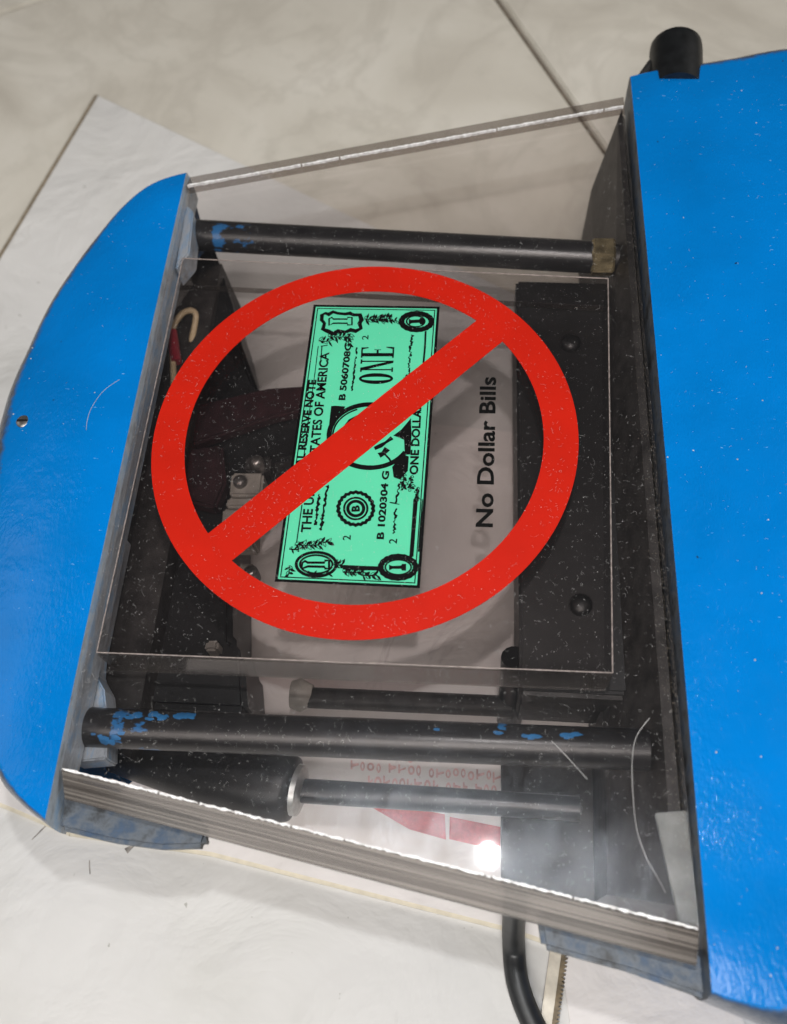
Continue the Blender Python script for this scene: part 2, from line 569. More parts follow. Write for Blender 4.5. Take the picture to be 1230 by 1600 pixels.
for i in range(len(a) - 1):
    dv = (a[i + 1] - a[i]).normalized()
    nn = Vector((dv.y, -dv.x, 0)) * 1.3
    be.prism([(a[i].x, a[i].y), (a[i + 1].x, a[i + 1].y), (a[i + 1].x + nn.x, a[i + 1].y + nn.y), (a[i].x + nn.x, a[i].y + nn.y)], ZC, ZC + 0.9)
be.build('buff_edge', M['buff'], base_card)
ZB = ZC + 1.3                       # the machine's feet stand on the card

# printed slip seen through the cover
sl = MB()
sl.prism([(v.x, v.y) for v in pts([(440, 1080), (800, 1092), (800, 1380), (440, 1290)], ZB)], ZB, ZB + 0.4)
slip = sl.build('printed_slip', M['card'])
tag(slip, 'white slip with faded red lettering and red bar under the cover', 'paper slip')
rp = MB()
zr = ZB + 0.5
rp.poly(pts([(575, 1258), (640, 1262), (695, 1272), (697, 1312), (640, 1296)], zr))
rp.poly(pts([(703, 1276), (782, 1292), (782, 1330), (702, 1311)], zr))
rp.build('red_bar', M['redbar'], slip)
rl = MB()
for row, (ya, yb, x0, x1) in enumerate(((1172, 1188, 545, 690), (1190, 1212, 548, 775), (1212, 1238, 575, 782))):
    x = x0
    while x < x1:
        wgl = random.uniform(7, 13)
        yo = ya + (x - x0) * 0.07 + random.uniform(-2, 2)
        h = (yb - ya) * random.uniform(0.6, 0.8)
        k = random.random()
        if k < 0.45:
            ring = [(x + wgl / 2 + math.cos(t) * wgl / 2, yo + h / 2 + math.sin(t) * h / 2) for t in [i * math.pi / 5 for i in range(10)]]
            ring2 = [(x + wgl / 2 + math.cos(t) * wgl / 4.5, yo + h / 2 + math.sin(t) * h / 4) for t in [i * math.pi / 5 for i in range(10)]]
            A, Bq = pts(ring, zr), pts(ring2, zr)
            rl.add(A + Bq, [(i, (i + 1) % 10, 10 + (i + 1) % 10, 10 + i) for i in range(10)])
        else:
            rl.poly(pts([(x, yo), (x + 3, yo), (x + 3, yo + h), (x, yo + h)], zr))
            rl.poly(pts([(x + 3, yo + h * random.random() * 0.6), (x + wgl, yo + h * 0.3), (x + wgl, yo + h * 0.55), (x + 3, yo + h * 0.75)], zr))
        x += wgl + random.choice((2, 3, 3, 12))
rl.build('red_lettering', M['redprint'], slip)

# ------------------------------------------------------------------ the machine
mach = bpy.data.objects.new('tabletop_machine', None)
C.objects.link(mach)
mach.location = (0, 0, 0)
tag(mach, 'blue metal machine with clear acrylic cover and a no-dollar-bills sign', 'machine')

def casting(ctrl, fil, dome, ztop, zbot, inset, recess, drop=0.0):
    """shell: plan outline lofted up a rounded rim to a gently domed top; the wall facing the cover may step back below"""
    o2 = arc_pts(ctrl, 7)
    A, B = o2[0], o2[-1]
    c = (A + B) / 2
    n = len(o2)
    run = [0.0]
    for i in range(1, n):
        run.append(run[-1] + (o2[i] - o2[i - 1]).length)
    def soft(j):                      # the rim is tighter where the shell meets the cover
        d = min(run[j], run[-1] - run[j]) / 45.0
        d = min(1.0, d)
        return 0.22 + 0.78 * d * d * (3 - 2 * d)
    prof = [(30, zbot), (27, zbot + 8), (12, -42), (1.5, -24), (0.6, -14.6), (0.6, -14), (0, ztop - fil)]
    if ztop - fil < -13.9:
        prof.pop(-2)
    for i in range(1, 9):
        t = i / 8 * math.pi / 2
        prof.append((inset * (1 - math.cos(t)), ztop - fil + fil * math.sin(t)))
    for i in range(1, 9):
        prof.append((None, i / 9))
    mb = MB()
    rings = []
    last = None
    wear = []
    for a, b in prof:
        ring = []
        for j, p in enumerate(o2):
            r = (p - c).length
            if a is not None:
                k = 1 - a * (soft(j) if b > -20 else 1) / max(r, 20)
                z = b
            else:
                k = (1 - last * soft(j) / max(r, 20)) * (1 - b)
                z = ztop + dome * (1 - (1 - b) ** 2)
            q = c + (p - c) * k
            if recess and a is not None and b < -14.3 and j in (0, n - 1):
                q.x -= recess
                q.y += 16 if j else -22
            if drop and (a is None or b > -18):      # the top falls away from the cover side
                z -= drop * (abs(q.x - c.x) / 48.0) ** 2
            ring.append((q.x, q.y, z))
        if a is not None:
            last = a
        rings.append(ring)
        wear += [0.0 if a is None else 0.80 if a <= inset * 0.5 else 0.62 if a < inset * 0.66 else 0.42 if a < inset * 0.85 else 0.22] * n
    vs = [v for r in rings for v in r] + [(c.x, c.y, ztop + dome)]
    fs = []
    R_ = len(rings)
    for i in range(R_ - 1):
        for j in range(n - 1):
            fs.append((i * n + j, i * n + j + 1, (i + 1) * n + j + 1, (i + 1) * n + j))
    ci = R_ * n
    for j in range(n - 1):
        fs.append(((R_ - 1) * n + j, (R_ - 1) * n + j + 1, ci))
    fs.append(tuple(range(n)))                                   # underside
    mb.add(vs, fs)
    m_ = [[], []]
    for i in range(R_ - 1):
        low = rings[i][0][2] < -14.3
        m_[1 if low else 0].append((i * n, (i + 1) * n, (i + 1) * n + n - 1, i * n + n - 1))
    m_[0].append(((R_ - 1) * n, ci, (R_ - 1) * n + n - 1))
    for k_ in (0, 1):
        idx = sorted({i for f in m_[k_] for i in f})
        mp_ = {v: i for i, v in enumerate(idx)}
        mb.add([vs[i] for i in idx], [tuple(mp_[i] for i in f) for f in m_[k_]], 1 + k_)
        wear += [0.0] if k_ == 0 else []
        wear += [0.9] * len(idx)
    mb.wear = wear
    return mb
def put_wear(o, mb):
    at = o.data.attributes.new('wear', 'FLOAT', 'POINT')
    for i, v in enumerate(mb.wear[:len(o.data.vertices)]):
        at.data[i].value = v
left_px = [(240, 293), (190, 321), (145, 361), (110, 399), (75, 441), (50, 479), (25, 524), (5, 560), (-15, 608), (-36, 690), (-46, 800), (-44, 920), (-34, 1040), (-20, 1140), (-4, 1215), (28, 1254)]
left_ctrl = [(-73.3, 108.0)] + [(pt(a_, b_, -4).x - 0.8, pt(a_, b_, -4).y) for a_, b_ in left_px] + [(-71.6, -119.5)]
lc = casting(left_ctrl, 13.0, 1.0, 1.2, ZB, 11.0, 14.0, 8.0)
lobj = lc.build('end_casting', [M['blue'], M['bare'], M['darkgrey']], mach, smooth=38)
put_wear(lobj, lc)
lobj['label'] = 'blue rounded end casting with a small screw'
right_ctrl = [(84.0, 154.5), (100, 161), (120, 168), (150, 174), (190, 168), (216, 140), (228, 90), (231, 0), (228, -90), (214, -142), (185, -162), (150, -161), (120, -154), (94.2, -146.5)]
rc = casting(right_ctrl, 14.0, 2.0, 1.6, ZB, 11.0, 0.0)
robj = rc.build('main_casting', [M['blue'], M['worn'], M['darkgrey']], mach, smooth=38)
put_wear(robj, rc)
robj['label'] = 'large blue housing on the wide end of the machine'

# ledges that run under the cover's front edge
def ledge(pxs, z1, z0, nm='ledge'):
    mb = MB()
    mb.prism([(v.x, v.y) for v in pts(pxs, z1)], z0, z1)
    return mb.build(nm, M['worn'], mach, smooth=30, bevel=1.2)
ledge([(96, 1212), (318, 1280), (324, 1306), (318, 1324), (250, 1326), (175, 1316), (92, 1296)], -8, -13)
ledge([(838, 1420), (1085, 1480), (1116, 1500), (1116, 1566), (980, 1518), (848, 1482)], -8, -13)
# screw on the left casting
sc = MB()
ps = pt(35, 657, -3)
bv_ = BVHTree.FromPolygons([v.co.copy() for v in lobj.data.vertices], [tuple(p.vertices) for p in lobj.data.polygons])
hz_ = bv_.ray_cast(Vector((ps.x, ps.y, 300)) * MM, Vector((0, 0, -1)))[0].z / MM - TOP
sc.tube([(ps.x, ps.y, hz_ - 3), (ps.x, ps.y, hz_ + 0.25), (ps.x, ps.y, hz_ + 0.6), (ps.x, ps.y, hz_ + 0.75)], [2.2, 2.2, 1.7, 0.9], 16)
scr = sc.build('screw', M['darksteel'], mach, smooth=40)
sl2 = MB()
sl2.box(ps.x - 1.7, ps.x + 1.7, ps.y - 0.35, ps.y + 0.35, hz_ + 0.6, hz_ + 0.85)
sl2.build('slot', M['black'], scr)

# knob at the back of the main casting
kb = MB()
ka = pt(1056, 118, -4)
kd = Vector((0.03, 1, 0.10)).normalized()
r0 = 9.6
kp = [ka + kd * t for t in (-8, 0, 6, 11, 13.5, 14.6, 15.0)]
kb.tube(kp, [r0, r0, r0, r0, r0 * 0.97, r0 * 0.88, r0 * 0.6], 32)
knob = kb.build('knob', M['black'], mach, smooth=50)
kw_ = MB()
kc = pt(1008, 112, -4)
kw_.tube([kc + Vector((-1, -2, 0)), kc + Vector((2, 3, 1)), kc + Vector((6, 4, 1)), kc + Vector((9, 0, 0))], 1.5, 10)
kw_.build('knob_clip', M['darkgrey'], mach, smooth=50)

# ---- cover
PL = [Vector((-72.6, 100.8, 0)), Vector((81.9, 139.4, 0)), Vector((92.4, -131.3, 0)), Vector((-70.8, -104.3, 0))]
BV = [Vector((-73.4, 107.8, -3)), Vector((82.2, 147.2, -3)), Vector((92.0, -139.2, -3)), Vector((-69.4, -111.6, -3))]
cv = MB()
cv.prism([(v.x, v.y) for v in PL], -4.2, 0)
cover = cv.build('acrylic_cover', M['acrylic'], mach)
cover['label'] = 'clear acrylic cover plate, dusty and scratched'
def bevel_strip(A, B, A2, B2, mt):
    mb = MB()
    dn = Vector((0, 0, -4.0))
    e = (A2 - A).normalized() * 0.08
    vs = [A + e, B + e, B2, A2, A + e + dn, B + e + dn, B2 + Vector((0, 0, -2.4)), A2 + Vector((0, 0, -2.4))]
    mb.add(vs, [(0, 1, 2, 3), (7, 6, 5, 4), (0, 4, 5, 1), (1, 5, 6, 2), (2, 6, 7, 3), (3, 7, 4, 0)])
    return mb.build('bevelled_edge', mt, cover)
bevel_strip(PL[3], PL[2], BV[3], BV[2], M['bevel'])
bevel_strip(PL[0], PL[1], BV[0], BV[1], M['bevel_back'])
def frost(A, B, wid, side):
    mb = MB()
    L = (B - A).length
    d = (B - A) / L
    n_ = Vector((-d.y, d.x, 0)) * side
    x = 0.3
    while x < L - 0.5:
        ln = random.choice((random.uniform(0.6, 3), random.uniform(3, 14)))
        ln = min(ln, L - 0.3 - x)
        k = max(2, int(ln / 0.9))
        up, lo = [], []
        for i in range(k + 1):
            b = A + d * (x + ln * i / k)
            up.append(b + n_ * random.uniform(0.05, 0.5) * wid)
            lo.append(b - n_ * random.uniform(0.1, 0.6) * wid)
        ol = [(v.x, v.y) for v in up] + [(v.x, v.y) for v in lo[::-1]]
        mb.prism(ol, -0.9, 0.14)
        x += ln + random.choice((0.04, 0.05, 0.08, 0.1, 0.6))
    return mb.build('frosted_edge', M['frost'], cover)
frost(PL[3], PL[2], 0.85, 1)
frost(PL[0], PL[1], 0.75, -1)
# ---- metal flanges along the casting's inner faces
for fp in ([(290, 318), (302, 330), (296, 395), (274, 420)],
           [(190, 830), (150, 1020), (148, 1050), (163, 1078), (168, 1130), (166, 1186), (110, 1191), (122, 1100), (140, 1020), (180, 830)]):
    fl = MB()
    fz = -5.5 if fp[0][0] > 250 else -15.5
    fl.prism([(v.x, v.y) for v in pts(fp, fz)], fz - 10, fz)
    fl.build('inner_flange', M['bare'], mach, bevel=0.5)
fl = MB()
fl.prism([(v.x, v.y) for v in pts([(1024, 1270), (1072, 1266), (1094, 1448), (1062, 1440)], -6)], -8, -6)
fl.build('corner_plate', M['dullplate'], mach, bevel=0.3)
# dark inner cheek of the main casting, reaching below the cover
ck = MB()
ck.add([(82.2, 146.0, -7), (91.6, -128, -7), (91.6, -128, ZB + 1), (82.2, 146, ZB + 1), (74.5, 138.5, -40), (76, -122, -40), (76, -122, ZB + 1), (73, 138, ZB + 1), (80.5, 140, -7), (88.5, -126, -7)],
       [(0, 1, 2, 3), (4, 7, 6, 5), (8, 4, 5, 9), (0, 8, 9, 1), (0, 3, 7, 4, 8), (1, 9, 5, 6, 2), (3, 2, 6, 7)])
ck.build('inner_cheek', M['darkgrey'], mach)
ck = MB()
ck.add([(-85.0, 80, -31), (-84.0, -88, -31), (-84, -88, ZB + 14), (-85, 80, ZB + 14), (-66, 92, -31), (-64, -95, -31), (-62, -95, ZB + 14), (-64, 92, ZB + 14)],
       [(0, 1, 2, 3), (4, 7, 6, 5), (0, 4, 5, 1), (0, 3, 7, 4), (1, 5, 6, 2), (3, 2, 6, 7)])
ck.build('inner_cheek', M['darkgrey'], mach)

# ---- tie rods
def rod(pA, pB, r, ext=0):
    mb = MB()
    mb.tube([pA, pA + (pB - pA) * 0.5, pB], r, 28)
    return mb.build('tie_rod', M['rod'], mach, smooth=50)
ra, rb = pt(300, 367, -15), pt(930, 402, -15)
rod(ra, rb, 5.6)
r2a, r2b = pt(135, 1136, -15), pt(1012, 1172, -15)
rod(r2a, r2b, 5.6)
# blue overspray marks on the front rod
def spray(px, py, n, sx, sy):
    mb = MB()
    for k in range(n):
        cx, cy = random.gauss(px, sx), random.gauss(py, sy)
        t = (cx - 135) / (1012 - 135)
        cen = r2a.lerp(r2b, t)
        s = pt(cx, cy, -9.9)
        off = max(-4.6, min(4.6, s.y - cen.y))
        rr = random.uniform(0.5, 1.5)
        ring = []
        for i in range(9):
            g_ = i / 9 * 2 * math.pi
            q = rr * random.uniform(0.6, 1.25)
            yy = max(-5.3, min(5.3, off + q * math.sin(g_) * 0.7))
            ring.append(Vector((cen.x + q * 1.5 * math.cos(g_), cen.y + yy, cen.z + math.sqrt(5.66 ** 2 - yy * yy) if abs(yy) < 5.66 else cen.z)))
        m_ = sum(ring, Vector()) / 9
        m_.z = cen.z + math.sqrt(max(0, 5.68 ** 2 - (m_.y - cen.y) ** 2)) 
        mb.add(ring + [m_], [(i, (i + 1) % 9, 9) for i in range(9)])
    return mb.build('paint_mark', M['overspray'], mach)
for a_ in ((240, 1118, 12, 20, 3), (300, 1118, 6, 10, 3), (185, 1152, 6, 12, 4), (790, 1137, 4, 5, 3), (690, 1143, 2, 3, 2), (838, 1150, 4, 5, 3), (888, 1150, 5, 6, 3)):
    spray(*a_)
# hexagonal nut and washers on the back rod
nt_ = MB()
nc = pt(941, 402, -15)
nt_.tube([nc + Vector((-4, 0, 0)), nc + Vector((-3.2, 0, 0)), nc + Vector((3.2, 0, 0)), nc + Vector((4, 0, 0))], [6.0, 6.7, 6.7, 6.0], 6)
nt_.build('hexagonal_nut', M['brass'], mach)
nw = MB()
nw.tube([nc + Vector((4.2, 0, 0)), nc + Vector((9, 0, 0))], 4.0, 14)
nw.build('stud', M['darkgrey'], mach, smooth=40)

# ---- clear inner box
IB = [Vector((-70.5, 72.5, 0)), Vector((75.5, 65.9, 0)), Vector((74.3, -68.5, 0)), Vector((-70.5, -70.6, 0))]
ib = MB()
ib.prism([(v.x, v.y) for v in IB], -23, -5.2)
inner = ib.build('inner_box', M['inner'], mach)
inner['label'] = 'clear acrylic block under the sign'
def edge_bar(A, B, z, th=0.7):
    mb = MB()
    mb.tube([Vector((A.x, A.y, z)), Vector((B.x, B.y, z))], th, 6)
    return mb.build('polished_rim', M['rim'], inner)
for i in range(4):
    edge_bar(IB[i], IB[(i + 1) % 4], -5.5, 0.2)
for (i, j) in ((0, 1), (2, 3)):
    mb = MB()
    A, B = IB[i], IB[j]
    sgn = 1 if i == 0 else -1
    mb.prism([(A.x, A.y + 0.15 * sgn), (B.x, B.y + 0.15 * sgn), (B.x, B.y + 0.5 * sgn), (A.x, A.y + 0.5 * sgn)], -22.5 if i == 2 else -23, -6.4 if i == 2 else -20.5)
    mb.build('cut_face', M['inner_edge'], inner)

# ---- black control box under the cover, right
bx = MB()
bq = [(v.x, v.y) for v in pts([(806, 437), (1000, 442), (985, 1085), (812, 1076)], -24)]
bx.prism(bq, -62, -24)
bbox = bx.build('control_box', M['blackbox'], mach, bevel=1.0)
lp = MB()
lp.prism([(v.x, v.y) for v in pts([(818, 1078), (985, 1088), (985, 1095), (818, 1086)], -26)], -40, -26)
lp.build('box_lip', M['darkgrey'], bbox)
for (sx, sy) in ((892, 536), (908, 945)):
    s_ = MB()
    q = pt(sx, sy, -23)
    s_.tube([(q.x, q.y, -24.2), (q.x, q.y, -22.6), (q.x, q.y, -21.6), (q.x, q.y, -21.2)], [3.4, 3.4, 2.4, 1.0], 16)
    s_.build('screw', M['black'], mach, smooth=60)
po = MB()
q = pt(800, 1095, -50)
po.tube([(q.x, q.y + 8, -30), (q.x, q.y + 2, -48), (q.x, q.y, ZB + 1)], 4.2, 14)
po.build('post', M['black'], mach, smooth=50)
bp_ = MB()
bp_.prism([(v.x, v.y) for v in pts([(783, 1190), (1010, 1195), (1050, 1440), (783, 1385)], -70)], -73, -70)
bp_.build('base_plate', M['darkgrey'], mach, bevel=0.5)

# ---- dark mechanism at the left
mk = MB()
mk.prism([(v.x, v.y) for v in pts([(250, 475), (345, 475), (372, 560), (398, 610), (520, 612), (520, 705), (420, 720), (362, 760), (362, 1000), (380, 1020), (386, 1112), (120, 1100)], -40)], ZB + 4, -40)
mk.build('motor_block', M['black'], mach, bevel=2.0)
mk = MB()
mk.prism([(v.x, v.y) for v in pts([(300, 400), (338, 396), (372, 500), (385, 560), (300, 560), (255, 560)], -42)], ZB + 4, -34)
mk.build('side_block', M['black'], mach, bevel=1.5)
mk = MB()
mk.prism([(v.x, v.y) for v in pts([(290, 640), (420, 610), (500, 605), (500, 640), (430, 655), (300, 700)], -36)], -39.5, -34)
mk.build('maroon_bracket', M['maroon'], mach, bevel=1.0)
mk = MB()
mk.prism([(v.x, v.y) for v in pts([(285, 710), (350, 700), (356, 760), (340, 800), (300, 790)], -36)], -39.5, -33)
mk.build('maroon_bracket', M['maroon'], mach, bevel=1.0)
for (x0, y0, x1, y1, zz, mm_) in ((362, 738, 412, 774, -30, 'grey_plastic'), (356, 776, 404, 792, -32, 'grey_plastic'), (348, 794, 400, 850, -34, 'grey_plastic'), (385, 712, 424, 736, -33, 'darkgrey'), (372, 880, 398, 896, -34, 'grey_plastic'), (322, 1000, 342, 1016, -34, 'grey_plastic')):
    t_ = MB()
    t_.prism([(v.x, v.y) for v in pts([(x0, y0), (x1, y0), (x1 - 3, y1), (x0 - 4, y1)], zz)], -44, zz)
    t_.build('terminal_block', M[mm_], mach, bevel=0.8)
for (x0, y0) in ((401, 721), (375, 752), (392, 894)):
    t_ = MB()
    q = pt(x0, y0, -29)
    t_.tube([(q.x, q.y, -34), (q.x, q.y, -28.8), (q.x, q.y, -27.9), (q.x, q.y, -27.5)], [2.4, 2.4, 1.8, 0.9], 14)
    t_.build('terminal_screw', M['darksteel'], mach, smooth=60)
# bent wire with a red sleeve
wz = -26
wr = MB()
wp = [(272, 610), (270, 560), (268, 530), (272, 508), (285, 490), (298, 485), (306, 492), (304, 510), (299, 535), (296, 560)]
wpp = [pt(a_, b_, wz - (0 if i < 6 else (i - 5) * 2.0)) for i, (a_, b_) in enumerate(wp)]
cur = arc_pts(wpp, 4)
zs = []
for i in range(len(cur)):
    f = i / (len(cur) - 1) * (len(wpp) - 1)
    k = min(int(f), len(wpp) - 2)
    zs.append(wpp[k].z + (wpp[k + 1].z - wpp[k].z) * (f - k))
wr.tube([(c.x, c.y, z) for c, z in zip(cur, zs)], 1.15, 10)
wire = wr.build('wire', M['tan'], mach, smooth=60)
ws = MB()
ws.tube([pt(276, 566, wz), pt(271, 540, wz), pt(269, 518, wz)], [1.9, 2.1, 1.8], 12)
ws.build('sleeve', M['redsleeve'], wire, smooth=60)
ws = MB()
ws.tube([pt(170, 1042, -34), pt(184, 1046, -33), pt(190, 1056, -36)], 1.8, 10)
ws.build('red_terminal', M['redsleeve'], mach, smooth=60)

# ---- cylinder and shaft at the front, lower shaft behind
zc = -44
cy = MB()
ca, cb = pt(178, 1178, zc - 3), pt(462, 1234, zc)
cyd = (cb - ca)
cy.tube([ca + cyd * t for t in (0, 0.15, 0.55, 0.9, 0.96, 0.99, 1.0)], [5.5, 7.0, 10.0, 10.6, 10.2, 9.4, 8.2], 30)
cyl = cy.build('cylinder', M['rubber'], mach, smooth=50)
cr_ = MB()
u_ = cyd.normalized()
cr_.tube([cb + u_ * 0.0, cb + u_ * 1.6, cb + u_ * 2.6], [7.8, 7.6, 5.0], 26)
cr_.build('washer', M['steel'], cyl, smooth=40)
sh = MB()
se = pt(905, 1264, zc)
sh.tube([cb + u_ * 1.5, (cb + se) / 2, se], 3.7, 20)
sh.build('shaft', M['rod'], mach, smooth=50)
sh = MB()
s1, s2 = pt(480, 1090, -52), pt(800, 1104, -52)
sh.tube([s1, s2], 3.4, 18)
sh.build('shaft', M['darkgrey'], mach, smooth=50)
sh = MB()
s0_ = pt(470, 1086, -52)
sh.tube([s0_ + Vector((-3, 0, 0)), s0_ + Vector((0, 0, 0)), s0_ + Vector((4, 0, 0))], [4.5, 5.5, 3.5], 16)
sh.build('shaft_collar', M['grey_plastic'], mach, smooth=50)

# power cord
cordp = [pt(806, 1400, -40), pt(803, 1440, -62), pt(803, 1480, FL + 5), pt(808, 1530, FL + 4.8), pt(824, 1580, FL + 4.8), pt(850, 1630, FL + 4.8), pt(890, 1690, FL + 4.8)]
cc = []
for i in range(len(cordp) - 1):
    for k in range(5):
        t = k / 5
        P = [cordp[max(i - 1, 0)], cordp[i], cordp[i + 1], cordp[min(i + 2, len(cordp) - 1)]]
        cc.append(0.5 * ((2 * P[1]) + (P[2] - P[0]) * t + (2 * P[0] - 5 * P[1] + 4 * P[2] - P[3]) * t * t + (3 * P[1] - P[0] - 3 * P[2] + P[3]) * t ** 3))
cc.append(cordp[-1])
cm = MB()
cm.tube(cc, 3.5, 16)
cm.build('power_cord', M['rubber'], mach, smooth=60)

# ------------------------------------------------------------------ sign on the cover
ZG, ZK, ZR = 0.10, 0.17, 0.25
sign = MB()
RO, RI = 65.0, 54.74
nseg = 144
def ringmesh(mb, cx, cy, ax, ay, bx_, by_, z, n=48, z0=None, wob=0.0):
    vs = []
    for i in range(n):
        t = 2 * math.pi * i / n
        k = 1 + wob * (1 if i % 2 else -1)
        vs.append((cx + ax * k * math.cos(t), cy + ay * k * math.sin(t), z))
    for i in range(n):
        t = 2 * math.pi * i / n
        vs.append((cx + bx_ * math.cos(t), cy + by_ * math.sin(t), z))
    mb.add(vs, [(i, (i + 1) % n, n + (i + 1) % n, n + i) for i in range(n)])
ringmesh(sign, 0, 0, RO, RO, RI, RI, ZR, nseg)
k0 = len(sign.v)
for r_ in (RO, RI):          # rim skirts give the vinyl its thickness
    vs = [(r_ * math.cos(2 * math.pi * i / nseg), r_ * math.sin(2 * math.pi * i / nseg), z) for z in (ZR, 0.01) for i in range(nseg)]
    sign.add(vs, [(i, (i + 1) % nseg, nseg + (i + 1) % nseg, nseg + i) for i in range(nseg)])
u1, u2 = pt(748, 498.8), pt(324.9, 834.6)
l1, l2 = pt(788.3, 531.7), pt(360.2, 878.5)
def extend(a, b, r):
    """points where the line a-b meets the circle r"""
    d = (b - a).normalized()
    bq_ = a.dot(d)
    cq = a.dot(a) - r * r
    s = math.sqrt(bq_ * bq_ - cq)
    return a + d * (-bq_ - s), a + d * (-bq_ + s)
ua, ub = extend(u1, u2, RI + 0.4)
la, lb = extend(l1, l2, RI + 0.4)
sign.prism([(v.x, v.y) for v in (ua, ub, lb, la)], 0.19, ZR - 0.004)
sg = sign.build('prohibition_sign', M['red'], mach)
sg['label'] = 'red no-entry ring and slash printed over a mint green dollar bill'

BC = (0.139, 0.086)
BW, BL = 20.62, 48.76
gr = MB()
gr.box(BC[0] - BW, BC[0] + BW, BC[1] - BL, BC[1] + BL, 0.02, ZG)
gr.build('banknote', M['green'], sg)
def Bp(cx, cy, z=ZK):
    v = pt(400 + cx / 3.075, 460 + cy / 3.075, 0)
    return Vector((v.x, v.y, z))
art = MB()
def frame(x0, x1, y0, y1, t):
    art.poly([(x0, y0, ZK), (x1, y0, ZK), (x1, y0 + t, ZK), (x0, y0 + t, ZK)])
    art.poly([(x0, y1 - t, ZK), (x1, y1 - t, ZK), (x1, y1, ZK), (x0, y1, ZK)])
    art.poly([(x0, y0 + t, ZK), (x0 + t, y0 + t, ZK), (x0 + t, y1 - t, ZK), (x0, y1 - t, ZK)])
    art.poly([(x1 - t, y0 + t, ZK), (x1, y0 + t, ZK), (x1, y1 - t, ZK), (x1 - t, y1 - t, ZK)])
frame(BC[0] - BW - .1, BC[0] + BW + .1, BC[1] - BL - .1, BC[1] + BL + .1, 0.85)
frame(BC[0] - BW + 1.25, BC[0] + BW - 1.25, BC[1] - BL + 1.25, BC[1] + BL - 1.25, 0.33)
zoff = [0.0]
def nz():
    zoff[0] = (zoff[0] + 0.0011) % 0.014
    return ZK + zoff[0]
def pline(cp, wd, closed=False, jit=0.0):
    """ink stroke through crop points"""
    wd *= 0.38
    z = nz()
    P = [Bp(*c, z) for c in cp]
    n = len(P)
    if closed:
        P.append(P[0])
        n += 1
    L, Rr = [], []
    for i in range(n):
        if closed:
            d = (P[(i + 1) % (n - 1)] - P[(i - 1) % (n - 1)])
        else:
            d = P[min(i + 1, n - 1)] - P[max(i - 1, 0)]
        d.normalize()
        nn = Vector((-d.y, d.x, 0)) * wd * 0.5 * (1 + random.uniform(-jit, jit))
        L.append(P[i] + nn)
        Rr.append(P[i] - nn)
    art.add(L + Rr, [(i, i + 1, n + i + 1, n + i) for i in range(n - 1)])
def blob(cp):
    z = nz()
    art.poly([Bp(*c, z) for c in cp])
def ell(cx, cy, rx, ry, wd, n=40, wob=0.0, a0=0, a1=360, rot=0.0):
    P = []
    full = (a1 - a0) >= 360
    for i in range(n + (0 if full else 1)):
        t = math.radians(a0 + (a1 - a0) * i / n)
        k = 1 + (wob if i % 2 else -wob)
        x, y = rx * k * math.cos(t), ry * k * math.sin(t)
        P.append((cx + x * math.cos(rot) - y * math.sin(rot), cy + x * math.sin(rot) + y * math.cos(rot)))
    pline(P, wd, full)
def leaf(cx, cy, ang_, ln, wd):
    P = []
    ca_, sa_ = math.cos(ang_), math.sin(ang_)
    for t, s in ((0, 0), (0.25, 0.8), (0.5, 1), (0.8, 0.5), (1, 0), (0.8, -0.5), (0.5, -1), (0.25, -0.8)):
        x, y = t * ln, s * wd * 0.5
        P.append((cx + x * ca_ - y * sa_, cy + x * sa_ + y * ca_))
    blob(P)
def leaf_out(cx, cy, ang_, ln, wd):
    P = []
    ca_, sa_ = math.cos(ang_), math.sin(ang_)
    for t, s in ((0, 0), (0.25, 0.8), (0.5, 1), (0.8, 0.5), (1, 0), (0.8, -0.5), (0.5, -1), (0.25, -0.8)):
        x, y = t * ln, s * wd * 0.5
        P.append((cx + x * ca_ - y * sa_, cy + x * sa_ + y * ca_))
    pline(P, 0.55, True, 0.2)
def cluster(cx, cy, sx, sy, n, ln=(20, 36)):
    # leaves fanned out along a short stem
    tilt = 0.0 if sx >= sy else math.pi / 2
    L = max(sx, sy) * 1.7
    ca_, sa_ = math.cos(tilt), math.sin(tilt)
    pline([(cx - L * ca_, cy - L * sa_), (cx, cy + 2), (cx + L * ca_, cy + L * sa_)], 1.0, jit=0.3)
    for k in range(n):
        t = (k / max(1, n - 1) * 2 - 1) * L
        side = 1 if k % 2 else -1
        a_ = tilt + side * random.uniform(0.5, 1.25)
        f = leaf if k % 3 else leaf_out
        k_ = 0.7 if min(sx, sy) < 8 else 1.0
        f(cx + t * ca_, cy + t * sa_, a_, random.uniform(*ln) * k_, random.uniform(9, 14) * k_)
# seal with the letter B
ell(480, 1030, 84, 78, 3.0, 44, 0.035)
ell(480, 1030, 56, 52, 1.7, 36)
ell(480, 1030, 38, 35, 2.6, 36)
# portrait oval and its dark spandrels
ell(548, 682, 196, 152, 4.2, 60, 0.0, 88, 300)
ell(548, 682, 178, 136, 1.4, 60, 0.0, 150, 250)
ell(548, 682, 196, 152, 4.0, 40, 0.0, 30, 92)
blob([(362, 538), (382, 536), (400, 560), (395, 600), (372, 640), (352, 690), (345, 690)])
blob([(382, 536), (430, 540), (418, 562), (400, 566)])
blob([(745, 596), (748, 680), (742, 770), (716, 772), (712, 700), (700, 650)])
blob([(700, 650), (712, 700), (690, 690), (660, 680)])
blob([(655, 830), (705, 770), (735, 780), (730, 850), (690, 890), (662, 880)])
pline([(570, 742), (600, 728), (625, 712), (655, 690)], 3.2, jit=.4)
pline([(592, 775), (612, 765), (632, 742)], 5.5, jit=.4)
pline([(610, 760), (640, 790), (655, 815)], 1.6)
pline([(425, 640), (450, 606), (500, 580)], 2.0)
cluster(710, 900, 14, 20, 12, (14, 26))
cluster(745, 905, 16, 18, 10, (14, 26))
